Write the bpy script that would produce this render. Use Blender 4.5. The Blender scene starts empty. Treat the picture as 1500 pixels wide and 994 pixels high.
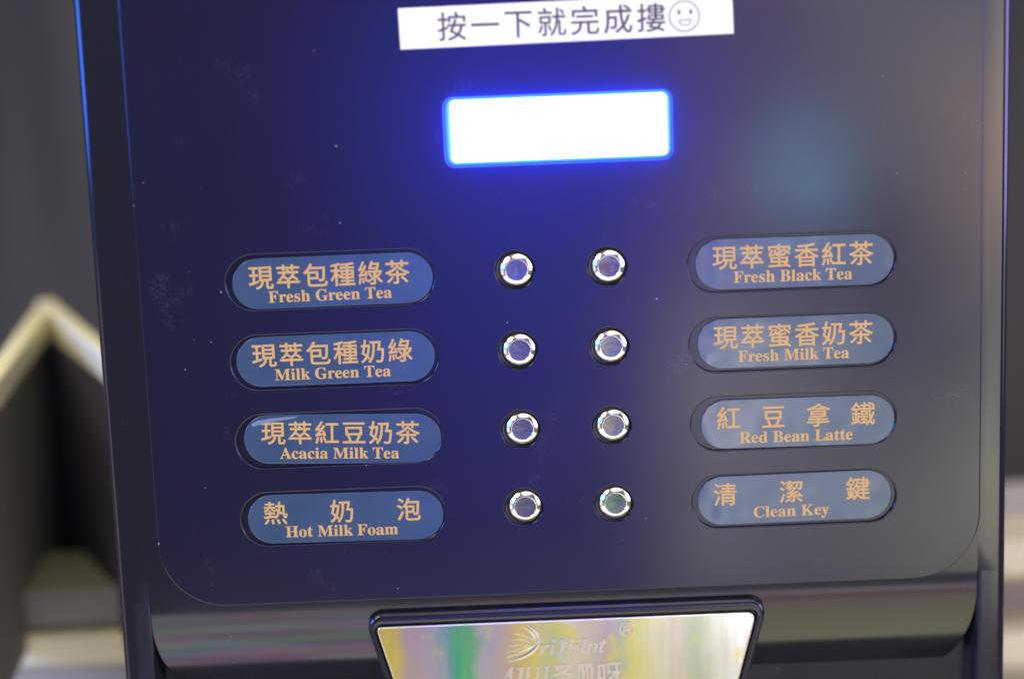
import bpy, bmesh, math, random
from mathutils import Vector, Matrix
random.seed(7)
R = math.radians
MM = 0.001
sc = bpy.context.scene
COL = sc.collection

# ------------------------------------------------------------------ camera
def cam_matrix(C, pitch, yaw, roll):
    c, s = math.cos, math.sin
    Rx = Matrix(((1, 0, 0), (0, c(pitch), -s(pitch)), (0, s(pitch), c(pitch))))
    Ry = Matrix(((c(yaw), -s(yaw), 0), (s(yaw), c(yaw), 0), (0, 0, 1)))
    Rz = Matrix(((c(roll), 0, s(roll)), (0, 1, 0), (-s(roll), 0, c(roll))))
    M = Ry @ Rx @ Rz
    r, f, u = M.col[0], M.col[1], M.col[2]
    B = Matrix((r, u, -f)).transposed().to_4x4()
    B.translation = Vector(C) * MM
    return B, Vector(f)
cd = bpy.data.cameras.new('camera'); cam = bpy.data.objects.new('camera', cd); COL.objects.link(cam)
cam.matrix_world, FWD = cam_matrix((-25.35, -786.19, 185.4), -0.2082, -0.008, 0.0377)
cd.lens = 50; cd.sensor_width = 23.6; cd.clip_start = 0.01; cd.clip_end = 50
cd.dof.use_dof = True
cd.dof.focus_distance = (Vector((0, 0, -0.010)) - cam.location).dot(FWD)
cd.dof.aperture_fstop = 1.6
cd.dof.aperture_blades = 9
sc.camera = cam

# ------------------------------------------------------------------ world, exposure
w = bpy.data.worlds.new('World'); sc.world = w; w.use_nodes = True
bg = w.node_tree.nodes['Background']; bg.inputs[0].default_value = (0.92, 0.86, 0.92, 1); bg.inputs[1].default_value = 0.16
sc.view_settings.view_transform = 'Standard'; sc.view_settings.look = 'None'
sc.view_settings.exposure = 0; sc.view_settings.gamma = 1; sc.view_settings.use_curve_mapping = False
sc.cycles.max_bounces = 8; sc.cycles.sample_clamp_indirect = 4
sc.cycles.use_denoising = True

# ------------------------------------------------------------------ lamps of the hall, and unseen lamps added for reflections and fill
def lamp(name, loc, target, sx, sy, L, col=(1, 1, 1), up='Y', build=None):
    """rectangular lamp, sizes in mm, L = radiance"""
    d = bpy.data.lights.new(name, 'AREA'); d.shape = 'RECTANGLE'
    d.size = sx*MM; d.size_y = sy*MM; d.color = col
    d.energy = L*math.pi*d.size*d.size_y
    o = bpy.data.objects.new(name, d); COL.objects.link(o)
    o.location = Vector(loc)*MM
    o.rotation_euler = (Vector(target)-Vector(loc)).to_track_quat('-Z', up).to_euler()
    if build:
        d.use_nodes = True; nt = d.node_tree
        em = next(n for n in nt.nodes if n.type == 'EMISSION')
        g = nt.nodes.new('ShaderNodeNewGeometry')
        build(nt, g.outputs['Position'], em)
    return o
def nn(nt, t, **kw):
    n = nt.nodes.new(t)
    for k, v in kw.items(): setattr(n, k, v)
    return n
def math_(nt, op, a, b=None, c=None):
    n = nn(nt, 'ShaderNodeMath', operation=op)
    for i, v in enumerate((a, b, c)):
        if v is None: continue
        if isinstance(v, (int, float)): n.inputs[i].default_value = v
        else: nt.links.new(v, n.inputs[i])
    return n.outputs[0]
def ramp(nt, fac, stops, interp='LINEAR'):
    n = nn(nt, 'ShaderNodeValToRGB'); n.color_ramp.interpolation = interp
    e = n.color_ramp.elements
    while len(e) < len(stops): e.new(0.5)
    for k, (p, c) in enumerate(stops):
        e[k].position = p; e[k].color = (*c, 1) if len(c) == 3 else c
    nt.links.new(fac, n.inputs[0]); return n.outputs[0]
def sep(nt, v):
    n = nn(nt, 'ShaderNodeSeparateXYZ'); nt.links.new(v, n.inputs[0]); return n.outputs
def mix(nt, fac, a, b, blend='MIX'):
    n = nn(nt, 'ShaderNodeMix', data_type='RGBA', blend_type=blend)
    if isinstance(fac, (int, float)): n.inputs[0].default_value = fac
    else: nt.links.new(fac, n.inputs[0])
    for i, v in ((6, a), (7, b)):
        if isinstance(v, tuple): n.inputs[i].default_value = (*v, 1) if len(v) == 3 else v
        else: nt.links.new(v, n.inputs[i])
    return n.outputs[2]

def aisle_pattern(nt, P, em):      # bright hall for the panel to mirror: patches and dark posts painted into lamp
    x, y, z = sep(nt, P)
    fx = nn(nt, 'ShaderNodeMapRange'); nt.links.new(x, fx.inputs[0]); fx.inputs[1].default_value = 0.2; fx.inputs[2].default_value = 1.1
    fz = nn(nt, 'ShaderNodeMapRange'); nt.links.new(z, fz.inputs[0]); fz.inputs[1].default_value = -0.8; fz.inputs[2].default_value = 0.2
    c = ramp(nt, fz.outputs[0], [(0, (.80, .82, .70)), (.45, (.76, .78, .72)), (.60, (1.05, .78, .66)), (.75, (.80, .78, .82)), (1, (.82, .80, .95))])
    v = ramp(nt, fx.outputs[0], [(0, (.95,)*3), (.10, (.90,)*3), (.22, (.8,)*3), (.30, (.50,)*3), (.40, (.55,)*3), (.50, (.95,)*3), (.75, (1.08,)*3), (1, (.9,)*3)])
    n = nn(nt, 'ShaderNodeTexNoise'); n.inputs['Scale'].default_value = 3.5; n.inputs['Detail'].default_value = 2
    nt.links.new(P, n.inputs['Vector'])
    k = ramp(nt, n.outputs[0], [(.40, (.48, .49, .56)), (.60, (1.28, 1.16, 1.02))])
    o = mix(nt, 1, mix(nt, 1, c, v, 'MULTIPLY'), k, 'MULTIPLY')
    up = math_(nt, 'GREATER_THAN', math_(nt, 'ADD', z, math_(nt, 'MULTIPLY', x, .35)), -.26); lf = math_(nt, 'LESS_THAN', x, math_(nt, 'SUBTRACT', .42, math_(nt, 'MULTIPLY', z, .5)))
    o = mix(nt, math_(nt, 'MULTIPLY', up, lf), o, mix(nt, 1, o, (.42, .28, .40), 'MULTIPLY'))
    # cyan reflection spot painted into the lamp colour
    dx = math_(nt, 'MULTIPLY', math_(nt, 'SUBTRACT', x, 0.385), 20); dz = math_(nt, 'MULTIPLY', math_(nt, 'SUBTRACT', z, -0.19), 14)
    r = math_(nt, 'ADD', math_(nt, 'MULTIPLY', dx, dx), math_(nt, 'MULTIPLY', dz, dz))
    s = math_(nt, 'LESS_THAN', r, 1.0)
    o = mix(nt, s, o, (.65, 1.6, 2.2))
    nt.links.new(o, em.inputs[0])
lamp('hall_light', (640, -2000, -255), (640, 0, -255), 860, 1050, 5.6, build=aisle_pattern)

def blue(nt, P, em):       # unseen lamp added to imitate display glare: soft round pool, fading downwards
    x, y, z = sep(nt, P)
    dx = math_(nt, 'MULTIPLY', math_(nt, 'SUBTRACT', x, 0.02), 2.7)
    up = math_(nt, 'GREATER_THAN', z, -0.03)
    kz = math_(nt, 'ADD', math_(nt, 'MULTIPLY', up, 2.0), 1.05)
    dz = math_(nt, 'MULTIPLY', math_(nt, 'SUBTRACT', z, -0.03), kz)
    r = math_(nt, 'ADD', math_(nt, 'MULTIPLY', dx, dx), math_(nt, 'MULTIPLY', dz, dz))
    g = math_(nt, 'POWER', 2.718, math_(nt, 'MULTIPLY', r, -3.0))
    cx = math_(nt, 'MULTIPLY', math_(nt, 'MAXIMUM', math_(nt, 'SUBTRACT', math_(nt, 'ABSOLUTE', math_(nt, 'SUBTRACT', x, 0.050)), .10), 0), 12)
    cz = math_(nt, 'MULTIPLY', math_(nt, 'MAXIMUM', math_(nt, 'SUBTRACT', math_(nt, 'ABSOLUTE', math_(nt, 'SUBTRACT', z, -0.13)), .02), 0), 15)
    r2 = math_(nt, 'ADD', math_(nt, 'MULTIPLY', cx, cx), math_(nt, 'MULTIPLY', cz, cz))
    g = math_(nt, 'ADD', g, math_(nt, 'MULTIPLY', math_(nt, 'POWER', 2.718, math_(nt, 'MULTIPLY', r2, -1.0)), .9))
    c = nn(nt, 'ShaderNodeVectorMath', operation='SCALE'); c.inputs[0].default_value = (.05, .06, 1.0); nt.links.new(g, c.inputs['Scale']); c = c.outputs[0]
    nt.links.new(c, em.inputs[0])
lamp('added_blue_glow', (60, -1990, -180), (60, 0, -180), 1300, 1190, 5.6, build=blue)

def low(nt, P, em):        # unseen lamp added below, reflections painted in: coloured cells left, plain bands right
    x, y, z = sep(nt, P)
    fy = nn(nt, 'ShaderNodeMapRange'); nt.links.new(y, fy.inputs[0]); fy.inputs[1].default_value = -0.78; fy.inputs[2].default_value = 0.0
    plain = ramp(nt, fy.outputs[0], [(0, (.9, .88, .88)), (.10, (.85, .83, .83)), (.15, (.55, .20, .26)), (.22, (.46, .17, .22)), (.29, (.60, .54, .36)), (.6, (.68, .63, .40)), (1, (.72, .67, .42))])
    mp = nn(nt, 'ShaderNodeMapping'); nt.links.new(P, mp.inputs[0]); mp.inputs['Scale'].default_value = (13, 24, 1)
    vo = nn(nt, 'ShaderNodeTexVoronoi'); vo.inputs['Scale'].default_value = 1.0; nt.links.new(mp.outputs[0], vo.inputs['Vector'])
    hs = nn(nt, 'ShaderNodeHueSaturation'); hs.inputs['Saturation'].default_value = .55; hs.inputs['Value'].default_value = 1.0
    nt.links.new(vo.outputs['Color'], hs.inputs['Color'])
    colour_cells = mix(nt, .12, hs.outputs[0], (.8, .78, .7))
    f = math_(nt, 'LESS_THAN', x, 0.0)
    nt.links.new(mix(nt, f, plain, colour_cells), em.inputs[0])
lamp('added_low_light', (0, -450, -500), (0, -450, 0), 1500, 640, 3.3, build=low)

lamp('ceiling_light', (350, -500, 1000), (0, -60, 0), 1500, 700, 2.1, (1, .95, .93))
lamp('right_light', (1150, -420, 250), (0, 0, 0), 500, 1100, 1.8, (1, .96, .88))
lamp('left_spot', (-1000, -330, 240), (0, 0, 0), 130, 130, 14, (1, .93, 1))
lamp('left_warm_light', (-1100, -350, -330), (0, 0, 0), 500, 420, 1.2, (1, .88, .55))
lamp('left_blue_light', (-950, -400, 160), (0, -400, 60), 750, 330, 24, (.03, .17, 1))
lamp('right_blue_light', (950, -190, 120), (50, -50, 60), 750, 400, 11, (.34, .30, 1))
lamp('foil_light', (40, -1500, -730), (0, 0, -100), 900, 320, .35, (1, .98, .92))  # unseen lamp added only for the foil plate to mirror
lamp('side_light', (-520, -330, 460), (-250, 220, -90), 300, 250, 15, (1, .92, .66))  # added fill that brightens the bin and ledge at the left
lamp('rear_light', (-150, 150, 900), (-150, 260, 0), 900, 500, 4.6, (1, .90, .66))  # added overhead fill that lifts the cream parts behind the machine

# ------------------------------------------------------------------ materials
def mat(name, base, rough=.4, metal=0., spec=.5, coat=0., aniso=0.):
    m = bpy.data.materials.new(name); m.use_nodes = True
    b = m.node_tree.nodes['Principled BSDF']
    b.inputs['Base Color'].default_value = (*base, 1); b.inputs['Roughness'].default_value = rough
    b.inputs['Metallic'].default_value = metal; b.inputs['Specular IOR Level'].default_value = spec
    b.inputs['Coat Weight'].default_value = coat; b.inputs['Anisotropic'].default_value = aniso
    return m, m.node_tree, b
def objco(nt):
    return nn(nt, 'ShaderNodeTexCoord').outputs['Object']
def noise(nt, co, scale, detail=3, rough=.5):
    n = nn(nt, 'ShaderNodeTexNoise'); n.inputs['Scale'].default_value = scale
    n.inputs['Detail'].default_value = detail; n.inputs['Roughness'].default_value = rough
    nt.links.new(co, n.inputs['Vector']); return n.outputs[0]
def bump(nt, b, h, dist, strength=1.0):
    n = nn(nt, 'ShaderNodeBump'); n.inputs['Distance'].default_value = dist; n.inputs['Strength'].default_value = strength
    nt.links.new(h, n.inputs['Height']); nt.links.new(n.outputs[0], b.inputs['Normal'])

def gloss_black(name, base, rough, dust=1.0, bstr=.05):
    m, nt, b = mat(name, base, rough)
    co = objco(nt)
    # dust specks: sparse cells, small dots of uneven size
    vo = nn(nt, 'ShaderNodeTexVoronoi'); vo.inputs['Scale'].default_value = 200; nt.links.new(co, vo.inputs['Vector'])
    sx = sep(nt, vo.outputs['Color'])
    size = math_(nt, 'MULTIPLY', math_(nt, 'MAXIMUM', math_(nt, 'SUBTRACT', sx[0], .48), 0), .14)
    dot = math_(nt, 'LESS_THAN', vo.outputs['Distance'], size)
    smear = ramp(nt, noise(nt, co, 38, 6, .65), [(.60, (0,)*3), (.80, (1,)*3)])
    fine = ramp(nt, noise(nt, co, 900, 2, .6), [(.45, (0,)*3), (.75, (1,)*3)])
    film = math_(nt, 'MULTIPLY', math_(nt, 'MULTIPLY', smear, fine), .65*dust)
    c = mix(nt, film, base, (.10, .10, .10))
    c = mix(nt, math_(nt, 'MULTIPLY', dot, math_(nt, 'MULTIPLY', sx[1], .6*dust)), c, (.42, .41, .38))
    nt.links.new(c, b.inputs['Base Color'])
    rg = math_(nt, 'ADD', rough, math_(nt, 'MULTIPLY', noise(nt, co, 22, 4), .10))
    nt.links.new(math_(nt, 'ADD', rg, math_(nt, 'MULTIPLY', dot, .15)), b.inputs['Roughness'])
    bump(nt, b, noise(nt, co, 9, 1), .002, bstr)
    return m
M_PANEL = gloss_black('panel_black', (.008, .0075, .019), .10)
M_SHELL = gloss_black('shell_black', (.009, .009, .013), .08, .6)
M_TRIM = gloss_black('trim_black', (.008, .008, .012), .12, .2)
M_DARK, _, _ = mat('inner_black', (.006, .006, .009), .5)
M_FRAME, _nt, _b = mat('display_frame', (.06, .14, .42), .2)
M_CHROME, _nt, _b = mat('chrome', (.82, .79, .68), .17, 1)
bump(_nt, _b, noise(_nt, objco(_nt), 500, 3), .0002, .2)
M_FACE, _nt, _b = mat('button_face_metal', (.2, .2, .2), .22, 1)
_n = noise(_nt, objco(_nt), 700, 4, .6)
_nt.links.new(ramp(_nt, _n, [(.3, (.17, .165, .09)), (.7, (.28, .27, .15))]), _b.inputs['Base Color'])
_nt.links.new(math_(_nt, 'ADD', .12, math_(_nt, 'MULTIPLY', _n, .15)), _b.inputs['Roughness'])
def facemat(tint):
    m = M_FACE.copy(); nt = m.node_tree; b = nt.nodes['Principled BSDF']
    src = b.inputs['Base Color'].links[0].from_socket
    k = ramp(nt, noise(nt, objco(nt), 260, 2), [(.40, (1, 1, 1)), (.60, tint)])
    nt.links.new(mix(nt, 1, src, k, 'MULTIPLY'), b.inputs['Base Color']); return m
def emis(name, col, s):
    m = bpy.data.materials.new(name); m.use_nodes = True; nt = m.node_tree
    b = nt.nodes['Principled BSDF']; b.inputs['Base Color'].default_value = (.02, .02, .02, 1)
    b.inputs['Emission Color'].default_value = (*col, 1); b.inputs['Emission Strength'].default_value = s
    return m
M_SCREEN = emis('backlit_screen', (.018, .048, 1.0), 190)
# printed plate insert under clear film
M_LABEL, _nt, _b = mat('plate_blue', (.040, .105, .265), .16, coat=.6)
_co = objco(_nt)
_nt.links.new(ramp(_nt, noise(_nt, _co, 60, 4), [(.3, (.030, .060, .092)), (.7, (.042, .074, .108))]), _b.inputs['Base Color'])
_b.inputs['Coat Roughness'].default_value = .05
_bn = nn(_nt, 'ShaderNodeBump'); _bn.inputs['Distance'].default_value = .002; _bn.inputs['Strength'].default_value = .5
_nt.links.new(noise(_nt, _co, 30, 2), _bn.inputs['Height']); _nt.links.new(_bn.outputs[0], _b.inputs['Coat Normal'])
M_FILM, _nt, _b = mat('clear_film_edge', (.16, .20, .27), .2)
M_GOLD, _nt, _b = mat('gold_print', (.54, .325, .085), .35)
M_PAPER, _nt, _b = mat('white_paper', (.84, .80, .56), .55)
bump(_nt, _b, noise(_nt, objco(_nt), 25, 2), .001, .3)
M_INK, _, _ = mat('violet_ink', (.06, .05, .07), .5)
M_INK2, _, _ = mat('faint_ink', (.27, .25, .21), .5)
# iridescent foil: the film carries the rainbow bands, the white right end is painted reflection
M_FOIL, _nt, _b = mat('rainbow_foil', (.8, .8, .8), .2, 1, aniso=.5)
_co = objco(_nt); _x, _y, _z = sep(_nt, _co)
_wn = noise(_nt, _co, 38, 2); _wn2 = noise(_nt, _co, 90, 3)
_wx = math_(_nt, 'ADD', _x, math_(_nt, 'MULTIPLY', math_(_nt, 'SUBTRACT', _wn, .5), .016))
_f = nn(_nt, 'ShaderNodeMapRange'); _nt.links.new(_wx, _f.inputs[0]); _f.inputs[1].default_value = -.075; _f.inputs[2].default_value = .0695
S = [(0, (.95, .75, .05)), (.035, (.92, .72, .08)), (.06, (.66, .48, .38)), (.12, (.60, .46, .48)), (.165, (.45, .50, .50)), (.195, (.12, .44, .42)),
     (.225, (.08, .58, .20)), (.265, (.12, .56, .20)), (.285, (.52, .55, .50)), (.315, (.64, .50, .46)), (.35, (.78, .55, .25)), (.385, (.88, .72, .12)), (.43, (.86, .76, .20)),
     (.47, (.55, .72, .32)), (.51, (.84, .80, .45)), (.56, (.72, .62, .42)), (.60, (.58, .46, .46)), (.635, (.44, .54, .42)), (.67, (.80, .76, .18)),
     (.74, (.80, .78, .48)), (.80, (.72, .66, .50)), (.85, (.50, .60, .38)), (.885, (.76, .78, .60)), (.94, (.95, .97, .90)), (1, (1, 1, .97))]
_c = ramp(_nt, _f.outputs[0], S)
_mp = nn(_nt, 'ShaderNodeMapping'); _nt.links.new(_co, _mp.inputs[0]); _mp.inputs['Scale'].default_value = (420, 1, 25)
_c = mix(_nt, ramp(_nt, noise(_nt, _mp.outputs[0], 1, 3), [(.35, (.05,)*3), (.7, (.42,)*3)]), _c, (.60, .57, .44))
_c = mix(_nt, ramp(_nt, _wn2, [(.58, (0,)*3), (.72, (.6,)*3)]), _c, (.88, .74, .08))
_nt.links.new(_c, _b.inputs['Base Color'])
M_EMBOSS, _nt, _b = mat('champagne_metal', (.52, .48, .33), .34, 1)
M_EDGE, _nt, _b = mat('polished_edge', (.95, .90, .80), .10, 1)
# things behind
M_CREAM, _, _ = mat('cream_paint', (.74, .68, .38), .5)
M_GREY, _nt, _b = mat('grey_board', (.20, .19, .13), .7)
M_PURP, _, _ = mat('dark_board', (.045, .036, .042), .7)
M_BEIGE, _, _ = mat('beige_board', (.42, .38, .24), .6)
M_WALL, _nt, _b = mat('wall_cloth', (.12, .12, .10), .8)
_co = objco(_nt); _mp = nn(_nt, 'ShaderNodeMapping'); _nt.links.new(_co, _mp.inputs[0]); _mp.inputs['Scale'].default_value = (12, 1, 1.5)
_nt.links.new(ramp(_nt, noise(_nt, _mp.outputs[0], 1, 2), [(.38, (.010, .009, .007)), (.62, (.052, .047, .031))]), _b.inputs['Base Color'])

# ------------------------------------------------------------------ mesh helpers (all lengths in mm)
def link(name, me, parent=None, mats=(), smooth=None, flatfront=False):
    me.name = name
    o = bpy.data.objects.new(name, me); COL.objects.link(o)
    for m in mats: me.materials.append(m)
    if parent: o.parent = parent
    if smooth is not None:
        me.polygons.foreach_set('use_smooth', [True]*len(me.polygons))
        if smooth < 180: me.set_sharp_from_angle(angle=R(smooth))
        if flatfront:
            me.polygons.foreach_set('use_smooth', [abs(p.normal.y) < .9999 for p in me.polygons])
    return o
def curve_mesh(splines, depth, bevel, res=3, y_front=0.):
    """filled outline with holes, drawn in x-z, front face at y_front towards -Y, thickness depth"""
    cu = bpy.data.curves.new('c', 'CURVE'); cu.dimensions = '2D'; cu.fill_mode = 'BOTH'
    for pts in splines:
        s = cu.splines.new('POLY'); s.points.add(len(pts)-1); s.use_cyclic_u = True
        for k, p in enumerate(pts): s.points[k].co = (p[0]*MM, p[1]*MM, 0, 1)
    cu.extrude = (depth/2-bevel)*MM; cu.bevel_depth = bevel*MM; cu.bevel_resolution = res; cu.offset = -bevel*MM
    o = bpy.data.objects.new('c', cu); COL.objects.link(o)
    dg = bpy.context.evaluated_depsgraph_get()
    me = bpy.data.meshes.new_from_object(o.evaluated_get(dg))
    bpy.data.objects.remove(o); bpy.data.curves.remove(cu)
    # local z -> -Y
    T = Matrix(((1, 0, 0, 0), (0, 0, -1, (y_front+depth/2)*MM), (0, 1, 0, 0), (0, 0, 0, 1)))
    me.transform(T)
    bm = bmesh.new(); bm.from_mesh(me); bmesh.ops.remove_doubles(bm, verts=bm.verts, dist=1e-7)
    bmesh.ops.recalc_face_normals(bm, faces=bm.faces); bm.to_mesh(me); bm.free()
    return me
def rrect(x0, x1, z0, z1, r, n=12, rot=0.):
    out = []
    for cx, cz, a0 in ((x1-r, z1-r, 0), (x0+r, z1-r, 90), (x0+r, z0+r, 180), (x1-r, z0+r, 270)):
        for k in range(n+1):
            a = R(a0+90*k/n); out.append((cx+r*math.cos(a), cz+r*math.sin(a)))
    if rot:
        mx, mz = (x0+x1)/2, (z0+z1)/2; c, s = math.cos(R(rot)), math.sin(R(rot))
        out = [(mx+(x-mx)*c-(z-mz)*s, mz+(x-mx)*s+(z-mz)*c) for x, z in out]
    return out
def circle(cx, cz, r, n=64):
    return [(cx+r*math.cos(2*math.pi*k/n), cz+r*math.sin(2*math.pi*k/n)) for k in range(n)]
def round_poly(P, r, n=8):
    out = []; N = len(P)
    for i in range(N):
        a, b, c = Vector(P[i-1]), Vector(P[i]), Vector(P[(i+1) % N])
        u = (a-b).normalized(); v = (c-b).normalized()
        ri = r[i] if isinstance(r, (list, tuple)) else r
        half = u.angle(v)/2; t = ri/math.tan(half)
        p0, p1 = b+u*t, b+v*t; cen = b+(u+v).normalized()*(ri/math.sin(half))
        a0 = math.atan2(*(p0-cen).yx); a1 = math.atan2(*(p1-cen).yx)
        d = (a1-a0+math.pi) % (2*math.pi)-math.pi
        for k in range(n+1):
            an = a0+d*k/n; out.append((cen.x+ri*math.cos(an), cen.y+ri*math.sin(an)))
    return out
def lathe(profile, n=64):
    """profile (r, y) about the Y axis, front is -Y"""
    bm = bmesh.new(); rings = []
    for r, y in profile:
        if r == 0: rings.append([bm.verts.new((0, y*MM, 0))])
        else: rings.append([bm.verts.new((r*MM*math.cos(2*math.pi*k/n), y*MM, r*MM*math.sin(2*math.pi*k/n))) for k in range(n)])
    for A, B in zip(rings, rings[1:]):
        for k in range(n):
            k2 = (k+1) % n
            if len(A) == 1: bm.faces.new((A[0], B[k], B[k2]))
            elif len(B) == 1: bm.faces.new((A[k], B[0], A[k2]))
            else: bm.faces.new((A[k], B[k], B[k2], A[k2]))
    bmesh.ops.recalc_face_normals(bm, faces=bm.faces)
    me = bpy.data.meshes.new('l'); bm.to_mesh(me); bm.free(); return me
def box_mesh(x0, x1, y0, y1, z0, z1, bev=0.):
    bm = bmesh.new(); bmesh.ops.create_cube(bm, size=1)
    for v in bm.verts:
        v.co = Vector(((x0+x1)/2+(x1-x0)*v.co.x, (y0+y1)/2+(y1-y0)*v.co.y, (z0+z1)/2+(z1-z0)*v.co.z))*MM
    if bev: bmesh.ops.bevel(bm, geom=bm.edges[:], offset=bev*MM, segments=3, affect='EDGES', profile=.5)
    me = bpy.data.meshes.new('b'); bm.to_mesh(me); bm.free(); return me
def flat_mesh(polys, y):
    me = bpy.data.meshes.new('f'); V = []; F = []
    for P in polys:
        F.append(list(range(len(V), len(V)+len(P)))); V += [(p[0]*MM, y*MM, p[1]*MM) for p in P]
    me.from_pydata(V, [], F); me.update(); return me
_tc = {}
def glyph(ch, extrude=0., bevel=0.):
    """mesh of one character or word, em = 1, in x-z; returns (verts, faces, bounds)"""
    key = (ch, extrude, bevel)
    if key in _tc: return _tc[key]
    cu = bpy.data.curves.new('t', 'FONT'); cu.body = ch; cu.resolution_u = 4; cu.extrude = extrude; cu.bevel_depth = bevel
    o = bpy.data.objects.new('t', cu); COL.objects.link(o)
    dg = bpy.context.evaluated_depsgraph_get(); me = bpy.data.meshes.new_from_object(o.evaluated_get(dg))
    V = [tuple(v.co) for v in me.vertices]; F = [tuple(p.vertices) for p in me.polygons]
    b = (min(v[0] for v in V), max(v[0] for v in V), min(v[1] for v in V), max(v[1] for v in V))
    bpy.data.objects.remove(o); bpy.data.curves.remove(cu); bpy.data.meshes.remove(me)
    _tc[key] = (V, F, b); return _tc[key]
class Txt:
    def __init__(s): s.V = []; s.F = []
    def put(s, ch, x0, x1, z0, z1, y, bold=0., box=None, **kw):
        """fit the ink of ch into x0..x1, z0..z1 ; bold = extra stroke half-width (mm)"""
        V, F, b = glyph(ch, **kw)
        if box: b = box
        sx = (x1-x0)/(b[1]-b[0]); sz = (z1-z0)/(b[3]-b[2])
        offs = [(0, 0)]
        if bold: offs = [(bold*math.cos(R(a)), bold*math.sin(R(a))) for a in (22, 67, 112, 157, 202, 247, 292, 337)]
        for k, (dx, dz) in enumerate(offs):
            n = len(s.V)
            s.V += [(x0+(v[0]-b[0])*sx+dx, y-v[2]*sx-.003*k, z0+(v[1]-b[2])*sz+dz) for v in V]
            s.F += [tuple(i+n for i in f) for f in F]
    def build(s, name, m, parent, rot=0., piv=(0, 0), smooth=None):
        c, q = math.cos(R(rot)), math.sin(R(rot))
        V = [((piv[0]+(x-piv[0])*c-(z-piv[1])*q)*MM, y*MM, (piv[1]+(x-piv[0])*q+(z-piv[1])*c)*MM) for x, y, z in s.V]
        me = bpy.data.meshes.new(name); me.from_pydata(V, [], s.F); me.update()
        return link(name, me, parent, [m], smooth)

# ------------------------------------------------------------------ the machine
mach = bpy.data.objects.new('drink_machine', None); COL.objects.link(mach)
mach.location = (0, 0.06, -0.26)
mach['label'] = 'glossy black drink vending machine front with lit screen, eight chrome buttons and blue name plates'
mach['category'] = 'vending machine'
bpy.context.view_layer.update()
MI = Matrix.Translation(-mach.location)
def part(name, me, mats, smooth=None, parent=None, label=None, flatfront=True):
    """a direct part: mesh coordinates are scene coordinates, moved under the machine's base"""
    o = link(name, me, None, mats, smooth, flatfront)
    o.parent = parent or mach
    if parent is None or parent is mach: o.matrix_parent_inverse = MI
    if label: o['label'] = label
    return o

# cabinet behind the front
part('cabinet', box_mesh(-165, 160, 14, 320, -262, 205, 3), [M_SHELL], 40)

# front shell: flat flange, fascia that rolls back below the panel, rounded lower corners
XL, XR = -160.0, 154.5
def lip(x):
    if x < -128: t = (-128-x)/32.0; zc = -86-42*math.sqrt(max(0, 1-t*t)); return zc
    if x > 124: t = (x-124)/30.5; return -86-42*math.sqrt(max(0, 1-t*t))
    return -128.0
RR, Z0, Y0 = 65.0, -77.0, 0.4
def roll(z):
    d = min(max(0, Z0-z), RR*.98); return Y0+RR-math.sqrt(RR*RR-d*d)
def shell():
    bm = bmesh.new()
    xs = []
    # left rounded edge, from the side to the front
    RL, RRt = 3.2, 3.0
    for k in range(9):
        a = R(90*k/8); xs.append(('e', -171.8+RL-RL*math.cos(a), Y0+RL-RL*math.sin(a)))
    xs = [('e', -171.8, 14.0)]+xs+[('e', XL-.8, Y0), ('e', XL-.35, Y0+.12), ('e', XL-.05, Y0+.6)]
    n = 130
    for k in range(n+1):
        # denser towards both ends
        u = k/n; t = .5-.5*math.cos(math.pi*u); xs.append(('i', XL+(XR-XL)*t, None))
    xs += [('e', XR+.05, Y0+.6), ('e', XR+.35, Y0+.12), ('e', XR+.8, Y0)]
    for k in range(9):
        a = R(90-90*k/8); xs.append(('e', 165.4-RRt+RRt*math.cos(a), Y0+RRt-RRt*math.sin(a)))
    xs.append(('e', 165.4, 14.0))
    zt = [205, 120, 0, -66, Z0]
    NR, NF = 26, 6
    cols = []
    for kind, x, y in xs:
        c = []
        zl = lip(min(max(x, XL), XR))
        for z in zt: c.append((x, y if kind == 'e' and abs(x) > 0 and y is not None else Y0, z))
        # grooves beside the fascia are closed in the flat upper area
        if kind == 'e' and XL-1 < x < XR+1:
            c = [(p[0], Y0, p[2]) for p in c]
        for k in range(1, NR+1):
            z = Z0+(zl-Z0)*k/NR; c.append((x, y if kind == 'e' else roll(z), z))
        yl = y if kind == 'e' else roll(zl)
        for k in range(1, NF+1):      # small rounded lip turning back under the fascia
            a = R(90*k/NF)
            z = zl-1.6*math.sin(a)*.9; c.append((x, y if kind == 'e' else yl+.9*math.tan(R(47))*math.sin(a)+1.6*(1-math.cos(a)), z))
        c.append((x, y if kind == 'e' else yl+9, zl-1.6))
        c.append((x, y if kind == 'e' else yl+11, -262))
        cols.append([bm.verts.new(Vector(p)*MM) for p in c])
    for A, B in zip(cols, cols[1:]):
        for k in range(len(A)-1):
            try: bm.faces.new((A[k], A[k+1], B[k+1], B[k]))
            except ValueError: pass
    bmesh.ops.remove_doubles(bm, verts=bm.verts, dist=1e-7)
    bmesh.ops.recalc_face_normals(bm, faces=bm.faces)
    # cut the area hidden behind the panel so that plates and buttons can sit deep
    bmesh.ops.delete(bm, geom=[f for f in bm.faces if all(abs(v.co.x) < .1465 and v.co.z > -.0665 and v.co.y < .002 for v in f.verts)], context='FACES')
    me = bpy.data.meshes.new('s'); bm.to_mesh(me); bm.free(); return me
part('front_shell', shell(), [M_SHELL], 35, flatfront=False)

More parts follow.
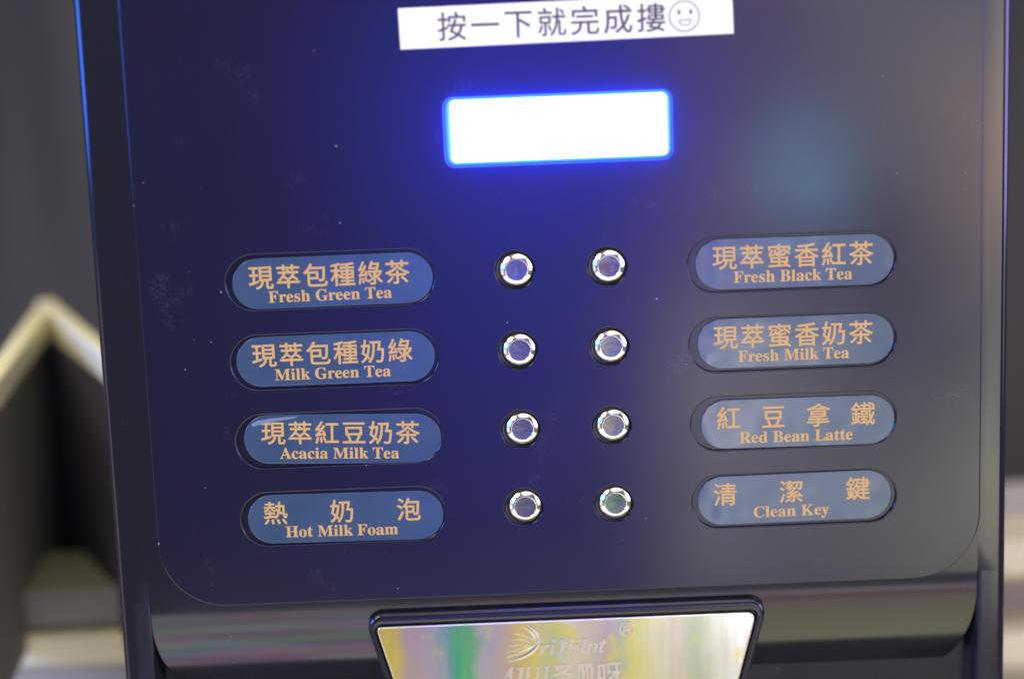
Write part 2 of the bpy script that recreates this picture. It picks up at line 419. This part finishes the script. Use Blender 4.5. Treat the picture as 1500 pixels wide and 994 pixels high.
# control panel: proud sheet with slots, button holes and a window
PITCH = 30.18; ROWS = [1.5*PITCH, .5*PITCH, -.5*PITCH, -1.5*PITCH]
SX, HW, HH = 85.0, 38.35, 10.3
BX = 17.0
def sheet_outline():
    return [(155.4, 204), (-155.4, 204)]+[(-130.4+25*math.cos(R(a)), -54.6+25*math.sin(R(a))) for a in range(180, 271, 5)] \
        + [(130.0+25.4*math.cos(R(a)), -54.2+25.4*math.sin(R(a))) for a in range(270, 361, 5)]
holes = [rrect(s*SX-HW, s*SX+HW, z-HH-.9, z+HH-.9, HH-.01, 20) for z in ROWS for s in (-1, 1)]
holes += [circle(s*BX, z, 7.1) for z in ROWS for s in (-1, 1)]
holes += [rrect(-40.6, 41.9, 84.3, 109.0, 3.2)]

part('inner_plate', box_mesh(-150, 150, 1.25, 7, -69, 200), [M_TRIM])
panel = part('control_panel', curve_mesh([sheet_outline()]+holes, 3.4, .5, 4, 0.), [M_PANEL], 30)

# display: lit block in a blue-tinted frame
disp = part('display', curve_mesh([rrect(-40.55, 41.85, 84.35, 108.95, 3.15), rrect(-38.7, 40.2, 85.9, 108.3, 1.7)], 3.0, .45, 4, .75), [M_FRAME], 40)
part('screen', curve_mesh([rrect(-38.3, 39.8, 86.2, 108.1, 1.6)], 5.4, .5, 4, -3.0), [M_SCREEN], 40, disp)

# push buttons: dark sleeve, chrome cap, brushed face
cap_me = lathe([(3.95, -.62), (4.0, -.74), (4.1, -.80), (4.3, -.75), (4.65, -.58), (5.0, -.37), (5.4, -.10), (5.75, .17), (6.02, .42), (6.16, .70), (6.18, 1.25), (6.18, 3.4)])
face_me = lathe([(0, -.60), (2.5, -.61), (3.97, -.64)])
sleeve_me = lathe([(6.3, 1.2), (6.3, .95), (6.36, .85), (6.62, .80), (6.72, .6), (6.76, .22), (6.82, .12), (6.92, .10), (7.0, .18), (7.05, .3), (7.05, 1.2)])
faces = {(0, 1): (.75, .55, .50), (3, 1): (.45, .95, .72)}
TINT = {k: facemat(v) for k, v in faces.items()}
for r, z in enumerate(ROWS):
    for c, s in enumerate((-1, 1)):
        b = part('push_button', sleeve_me if (r or c) else sleeve_me, [] if (r or c) else [M_TRIM], 40, flatfront=False)
        b.location = (s*BX*MM, 0, z*MM)
        ca = link('button_cap', cap_me, b, [] if (r or c) else [M_CHROME], 180)
        ca.location = (.55*MM, 0, .15*MM)
        if (r, c) in TINT:
            fm = face_me.copy(); fm.materials.clear(); fo = link('button_face', fm, b, [TINT[(r, c)]], 60)
        else:
            fo = link('button_face', face_me, b, [] if len(face_me.materials) else [M_FACE], 60)
        fo.location = (.55*MM, 0, .15*MM)
        fo.rotation_euler = (0, R(random.uniform(0, 360)), 0)

# name plates with printed lettering
BOLD = str.maketrans({**{chr(65+i): chr(0x1D400+i) for i in range(26)}, **{chr(97+i): chr(0x1D41A+i) for i in range(26)}})
CJK = (.035, .965, -.07, .85)
def plate(row, side, cn, en, x0, x1, cx0, cx1, cz, ex0, ex1, eb, rot, film):
    z = ROWS[row]
    l = curve_mesh([rrect(x0, x1, cz-9.55, cz+9.55, 9.5, 20, rot)], 2.6, .3, 3, .55)
    o = part('name_plate', l, [M_LABEL], 30, None, 'blue plate reading '+cn+' '+en)
    piv = ((cx0+cx1)/2, cz)
    t = Txt(); n = len(cn); W = 8.75
    tz = {0: 1.95}.get(0)
    for k, ch in enumerate(cn):
        x = cx0+4.4+(cx1-cx0-8.8)*k/(n-1)
        V, F, b = glyph(ch)
        # each character keeps its own ink inside a common em box
        em = W/.93; xx = x-em/2; zz = cz+2.45-em*.5
        t.put(ch, xx+b[0]*em, xx+b[1]*em, zz+(b[2]+.12)*em, zz+(b[3]+.12)*em, .535, .13)
    t.build('chinese_lettering', M_GOLD, o, rot, piv)
    t = Txt(); e = en.translate(BOLD)
    V, F, b = glyph(e)
    desc = 1.2 if 'y' in en else 0
    t.put(e, ex0, ex1, eb-desc, eb+4.35, .535, .05)
    t.build('english_lettering', M_GOLD, o, rot, piv)
    return o
#      row side chinese        english            plate x0,x1          hanzi x0,x1      centre z  latin x0,x1, baseline, tilt
P = [(0, -1, '現萃包種綠茶', 'Fresh Green Tea', -121.1, -47.3, -114.9, -55.9, 43.75, -108.1, -62.7, 36.6, .15, 0),
     (1, -1, '現萃包種奶綠', 'Milk Green Tea', -121.5, -47.9, -115.5, -56.3, 14.4, -107.5, -64.5, 7.1, -.05, 0),
     (2, -1, '現萃紅豆奶茶', 'Acacia Milk Tea', -120.5, -46.8, -114.0, -55.0, -16.2, -107.2, -62.7, -23.75, -2.1, 1),
     (3, -1, '熱奶泡', 'Hot Milk Foam', -121.0, -47.4, -114.9, -56.0, -46.6, -106.9, -64.7, -53.8, -.7, 0),
     (0, 1, '現萃蜜香紅茶', 'Fresh Black Tea', 49.4, 122.8, 55.9, 115.1, 44.2, 63.6, 107.4, 37.0, -.3, 0),
     (1, 1, '現萃蜜香奶茶', 'Fresh Milk Tea', 49.6, 122.8, 55.8, 114.9, 14.35, 64.8, 106.1, 7.15, -.1, 0),
     (2, 1, '紅豆拿鐵', 'Red Bean Latte', 50.3, 123.2, 56.4, 115.6, -16.7, 64.8, 107.3, -24.15, -.35, 0),
     (3, 1, '清潔鍵', 'Clean Key', 48.6, 121.8, 54.7, 113.6, -45.9, 69.7, 98.2, -53.1, .3, 0)]
for a in P:
    pl = plate(*a)
    if a[2] == '現萃紅豆奶茶':
        V = [(-117.5, -9.1, .52), (-115, -7.9, .44), (-110.2, -7.2, .38), (-105, -6.9, .40), (-99.7, -6.8, .50), (-101.6, -7.6, .53), (-106.5, -8.2, .50), (-112, -8.9, .50), (-117, -10.2, .53)]
        me = bpy.data.meshes.new('f'); me.from_pydata([(x*MM, y*MM, z*MM) for x, z, y in V], [], [(0, 1, 7, 8), (1, 2, 6, 7), (2, 3, 5, 6), (3, 4, 5)]); me.update()
        link('film_fold', me, pl, [M_FILM])

# paper strip with a sentence and a small drawn smile
st = part('paper_strip', curve_mesh([[(-55.2, 127.35), (64.9, 128.5), (64.6, 143.1), (-55.5, 142.0)]], .22, .04, 1, -.24), [M_PAPER], None, None,
          'white paper strip reading 按一下就完成摟 with a smile')
t = Txt(); em = 10.9
for k, ch in enumerate('按一下就完成摟'):
    V, F, b = glyph(ch); x = -36.4+11.95*k-em/2; z = 134.95+.07*k-em/2
    t.put(ch, x+b[0]*em, x+b[1]*em, z+(b[2]+.12)*em, z+(b[3]+.12)*em, -.26, .06)
t.build('lettering', M_INK, st)
def ring(cx, cz, r0, r1, a0=0, a1=360, n=48, sq=1.):
    return [[(cx+rr*math.cos(R(a)), cz+rr*sq*math.sin(R(a))) for rr, a in
             ((r0, a0+(a1-a0)*k/n), (r1, a0+(a1-a0)*k/n), (r1, a0+(a1-a0)*(k+1)/n), (r0, a0+(a1-a0)*(k+1)/n))] for k in range(n)]
sm = ring(47.2, 135.4, 5.15, 5.6)
sm += ring(47.4, 133.9, 1.9, 2.3, 180, 360, 20, .85)
sm += [[(45.2, 133.75), (49.6, 133.95), (49.6, 134.35), (45.2, 134.15)]]
link('smile_outline', flat_mesh(sm, -.26), st, [M_INK2])
eyes = []
for ex in (45.3, 49.6):
    eyes.append([(ex-.55, 136.2), (ex+.55, 136.2), (ex+.4, 137.3), (ex, 138.1), (ex-.4, 137.3)])
link('smile_eyes', flat_mesh(eyes, -.26), st, [M_INK])

# badge: raised rounded surround with an iridescent foil plate
def trap(xl0, xr0, zt_, xl1, xr1, zb): return [(xl0, zt_), (xl1, zb), (xr1, zb), (xr0, zt_)]
SL = .27
def trapz(x0, x1, zt_, zb, g=0.): return trap(x0, x1, zt_, x0+SL*(zt_-zb), x1-SL*(zt_-zb), zb)
outer = round_poly(trapz(-79.6, 75.0, -84.4, -150), 6)
inner = round_poly(trapz(-75.6, 70.6, -89.3, -145), 2.2)
part('badge_surround', curve_mesh([outer, inner], 12, 2.0, 6, -2.6), [M_TRIM], 60)
badge = part('badge_plate', curve_mesh([round_poly(trapz(-74.6, 69.6, -90.0, -144), [2.6, 2.2, 2.2, 3.2])], 2.4, .01, 0, -1.6), [M_FOIL], 20)
link('polished_rim', curve_mesh([round_poly(trapz(-74.9, 69.9, -89.75, -144.4), [1.6, 2.2, 2.2, 2.8]),
                                 round_poly(trapz(-74.3, 69.3, -90.35, -143.6), [1.4, 2, 2, 2.5])], 1.6, .24, 3, -1.95), badge, [M_EDGE], 60)
BI = str.maketrans({**{chr(65+i): chr(0x1D468+i) for i in range(26)}, **{chr(97+i): chr(0x1D482+i) for i in range(26)}})
t = Txt()
t.put('riPilot'.translate(BI), -13.4, 12.6, -103.6, -97.4, -1.62, 0, extrude=.012, bevel=.012)
t.build('raised_lettering', M_EMBOSS, badge, 0, smooth=60)
t = Txt()
for ch, a, b_ in (('A'.translate(BI), -29.5, -23), ('u'.translate(BI), -22, -16.5), ('l'.translate(BI), -15.6, -13), ('l'.translate(BI), -12.2, -9.6), ('圣', -8.6, -.6), ('皿', .6, 7.6), ('呀', 8.8, 18)):
    zt_ = -107.6
    t.put(ch, a, b_, zt_-9.0, zt_, -1.62, 0, extrude=.012, bevel=.012)
t.build('raised_lettering', M_EMBOSS, badge, 0, smooth=60)
t = Txt(); t.put('®', 17.3, 23.3, -97.3, -91.6, -1.62, 0, extrude=.015, bevel=.015)
t.build('registered_mark', M_EMBOSS, badge, 0, smooth=60)
# fan-shaped emblem: curved ribs that meet in a bow at the right
def rib(pts, w0, w1, h=.26, n=18):
    """tapered ridge along a quadratic bezier in x-z"""
    p0, p1, p2 = [Vector(p) for p in pts]; V = []; F = []
    for k in range(n+1):
        u = k/n; p = p0*(1-u)**2+p1*2*u*(1-u)+p2*u*u; d = ((p1-p0)*(1-u)+(p2-p1)*u).normalized(); q = Vector((-d.y, d.x))
        ww = (w0+(w1-w0)*u)*math.sin(math.pi*min(1, .12+u*.88*1.0))**.5 if k < n else .05
        for s, hh in ((-1, 0), (-.5, h*.8), (0, h), (.5, h*.8), (1, 0)):
            c = p+q*s*ww; V.append((c.x*MM, (-1.6-hh)*MM, c.y*MM))
    for k in range(n):
        for j in range(4): F.append((k*5+j, k*5+j+1, k*5+j+6, k*5+j+5))
    return V, F
V = []; F = []
for pts, a, b_ in ((((-17.5, -91.2), (-11.5, -95.5), (-13.2, -98.8)), .55, .8), (((-19.3, -92.0), (-13.8, -94.5), (-14.2, -99.0)), .5, .8),
                  (((-25.4, -105.6), (-14.5, -103.6), (-12.9, -97.6)), .7, .9), (((-25.6, -104.0), (-18, -102.6), (-14.9, -99.4)), .45, .5),
                  (((-25.3, -101.9), (-19.5, -101.2), (-15.2, -99.2)), .4, .45), (((-25.0, -99.7), (-20, -99.2), (-15.4, -99.0)), .38, .45),
                  (((-23.8, -97.2), (-19.5, -96.8), (-15.2, -98.8)), .38, .45), (((-22.6, -94.8), (-18.2, -94.8), (-14.8, -98.2)), .4, .5)):
    v, f = rib(pts, a, b_); n = len(V); V += v; F += [tuple(i+n for i in q) for q in f]
me = bpy.data.meshes.new('fan'); me.from_pydata(V, [], F); me.update()
link('fan_emblem', me, badge, [M_EMBOSS], 60)

# ------------------------------------------------------------------ what stands behind, out of focus
def thing(name, label, cat, loc, group=None):
    o = bpy.data.objects.new(name, None); COL.objects.link(o); o.location = Vector(loc)*MM
    o['label'] = label; o['category'] = cat
    if group: o['group'] = group
    return o
def sub(name, me, m, th, smooth=40):
    o = link(name, me, None, [m], smooth); o.parent = th
    o.matrix_parent_inverse = Matrix.Translation(-th.location); return o
def bar(p, q, w, h):
    """beam from p to q, w wide and h high"""
    p, q = Vector(p), Vector(q); d = (q-p)
    me = box_mesh(0, d.length, -w/2, w/2, -h, 0, 1.2)
    x = d.normalized(); y = Vector((0, 0, 1)).cross(x).normalized(); z = x.cross(y)
    M = Matrix((x, y, z)).transposed().to_4x4(); M.translation = p*MM
    me.transform(M); return me
def slab(p, q, z0, z1, t):
    p, q = Vector((*p, 0)), Vector((*q, 0)); d = q-p; n = Vector((-d.y, d.x, 0)).normalized()*t
    bm = bmesh.new(); vs = [bm.verts.new(Vector((c.x, c.y, z))*MM) for z in (z0, z1) for c in (p, q, q+n, p+n)]
    for f in ((0, 1, 2, 3), (4, 5, 6, 7), (0, 1, 5, 4), (1, 2, 6, 5), (2, 3, 7, 6), (3, 0, 4, 7)): bm.faces.new([vs[i] for i in f])
    bmesh.ops.recalc_face_normals(bm, faces=bm.faces)
    me = bpy.data.meshes.new('s'); bm.to_mesh(me); bm.free(); return me
wl = link('wall', box_mesh(-900, 900, 700, 720, -700, 900), None, [M_WALL]); wl['kind'] = 'structure'
bin_ = thing('open_bin', 'open bin with cream rim at the left edge behind the machine, out of focus', 'bin', (-235, 200, -300))
A = (-245, 270, -9)
sub('rim', bar(A, (-234, 60, -9), 9, 12), M_CREAM, bin_)
sub('rim', bar((-247, 271, -8.5), (-174, 92, -8.5), 8, 13), M_CREAM, bin_)
sub('side_panel', slab((-249, 268), (-243, 62), -146, -22, 4), M_GREY, bin_)
sub('side_panel', slab((-249, 270), (-170, 94), -146, -22, -4), M_PURP, bin_)
for nm, lab, x0, x1, y0, z0, z1, m in (
        ('low_board', 'grey board lying above the cream ledge low at the left behind the machine', -340, -186, 150, -138, -119.5, M_GREY),
        ('cream_ledge', 'cream ledge low at the left edge behind the machine', -345, -184, 145, -153.5, -139, M_CREAM),
        ('low_crate', 'beige crate side beneath the cream ledge at the lower left corner', -340, -186, 155, -260, -154.5, M_BEIGE),
        ('cream_shelf', 'upper of the two cream shelf edges at the right edge behind the machine', 200, 330, 220, -155.5, -137, M_CREAM),
        ('cream_shelf', 'lower of the two cream shelf edges at the right edge behind the machine', 200, 330, 220, -202, -184, M_CREAM),
        ('shelf_back', 'dull brown board between the two cream shelf edges at the right', 200, 330, 260, -300, -120, M_BEIGE)):
    o = link(nm, box_mesh(x0, x1, y0, y0+(60 if nm != 'shelf_back' else 6), z0, z1, 1.5), None, [m], 40)
    c = Vector(((x0+x1)/2, y0+30, z0))*MM; o.data.transform(Matrix.Translation(-c)); o.location = c
    o['label'] = lab; o['category'] = {'low_board': 'board', 'cream_ledge': 'ledge', 'low_crate': 'crate', 'cream_shelf': 'shelf', 'shelf_back': 'board'}[nm]
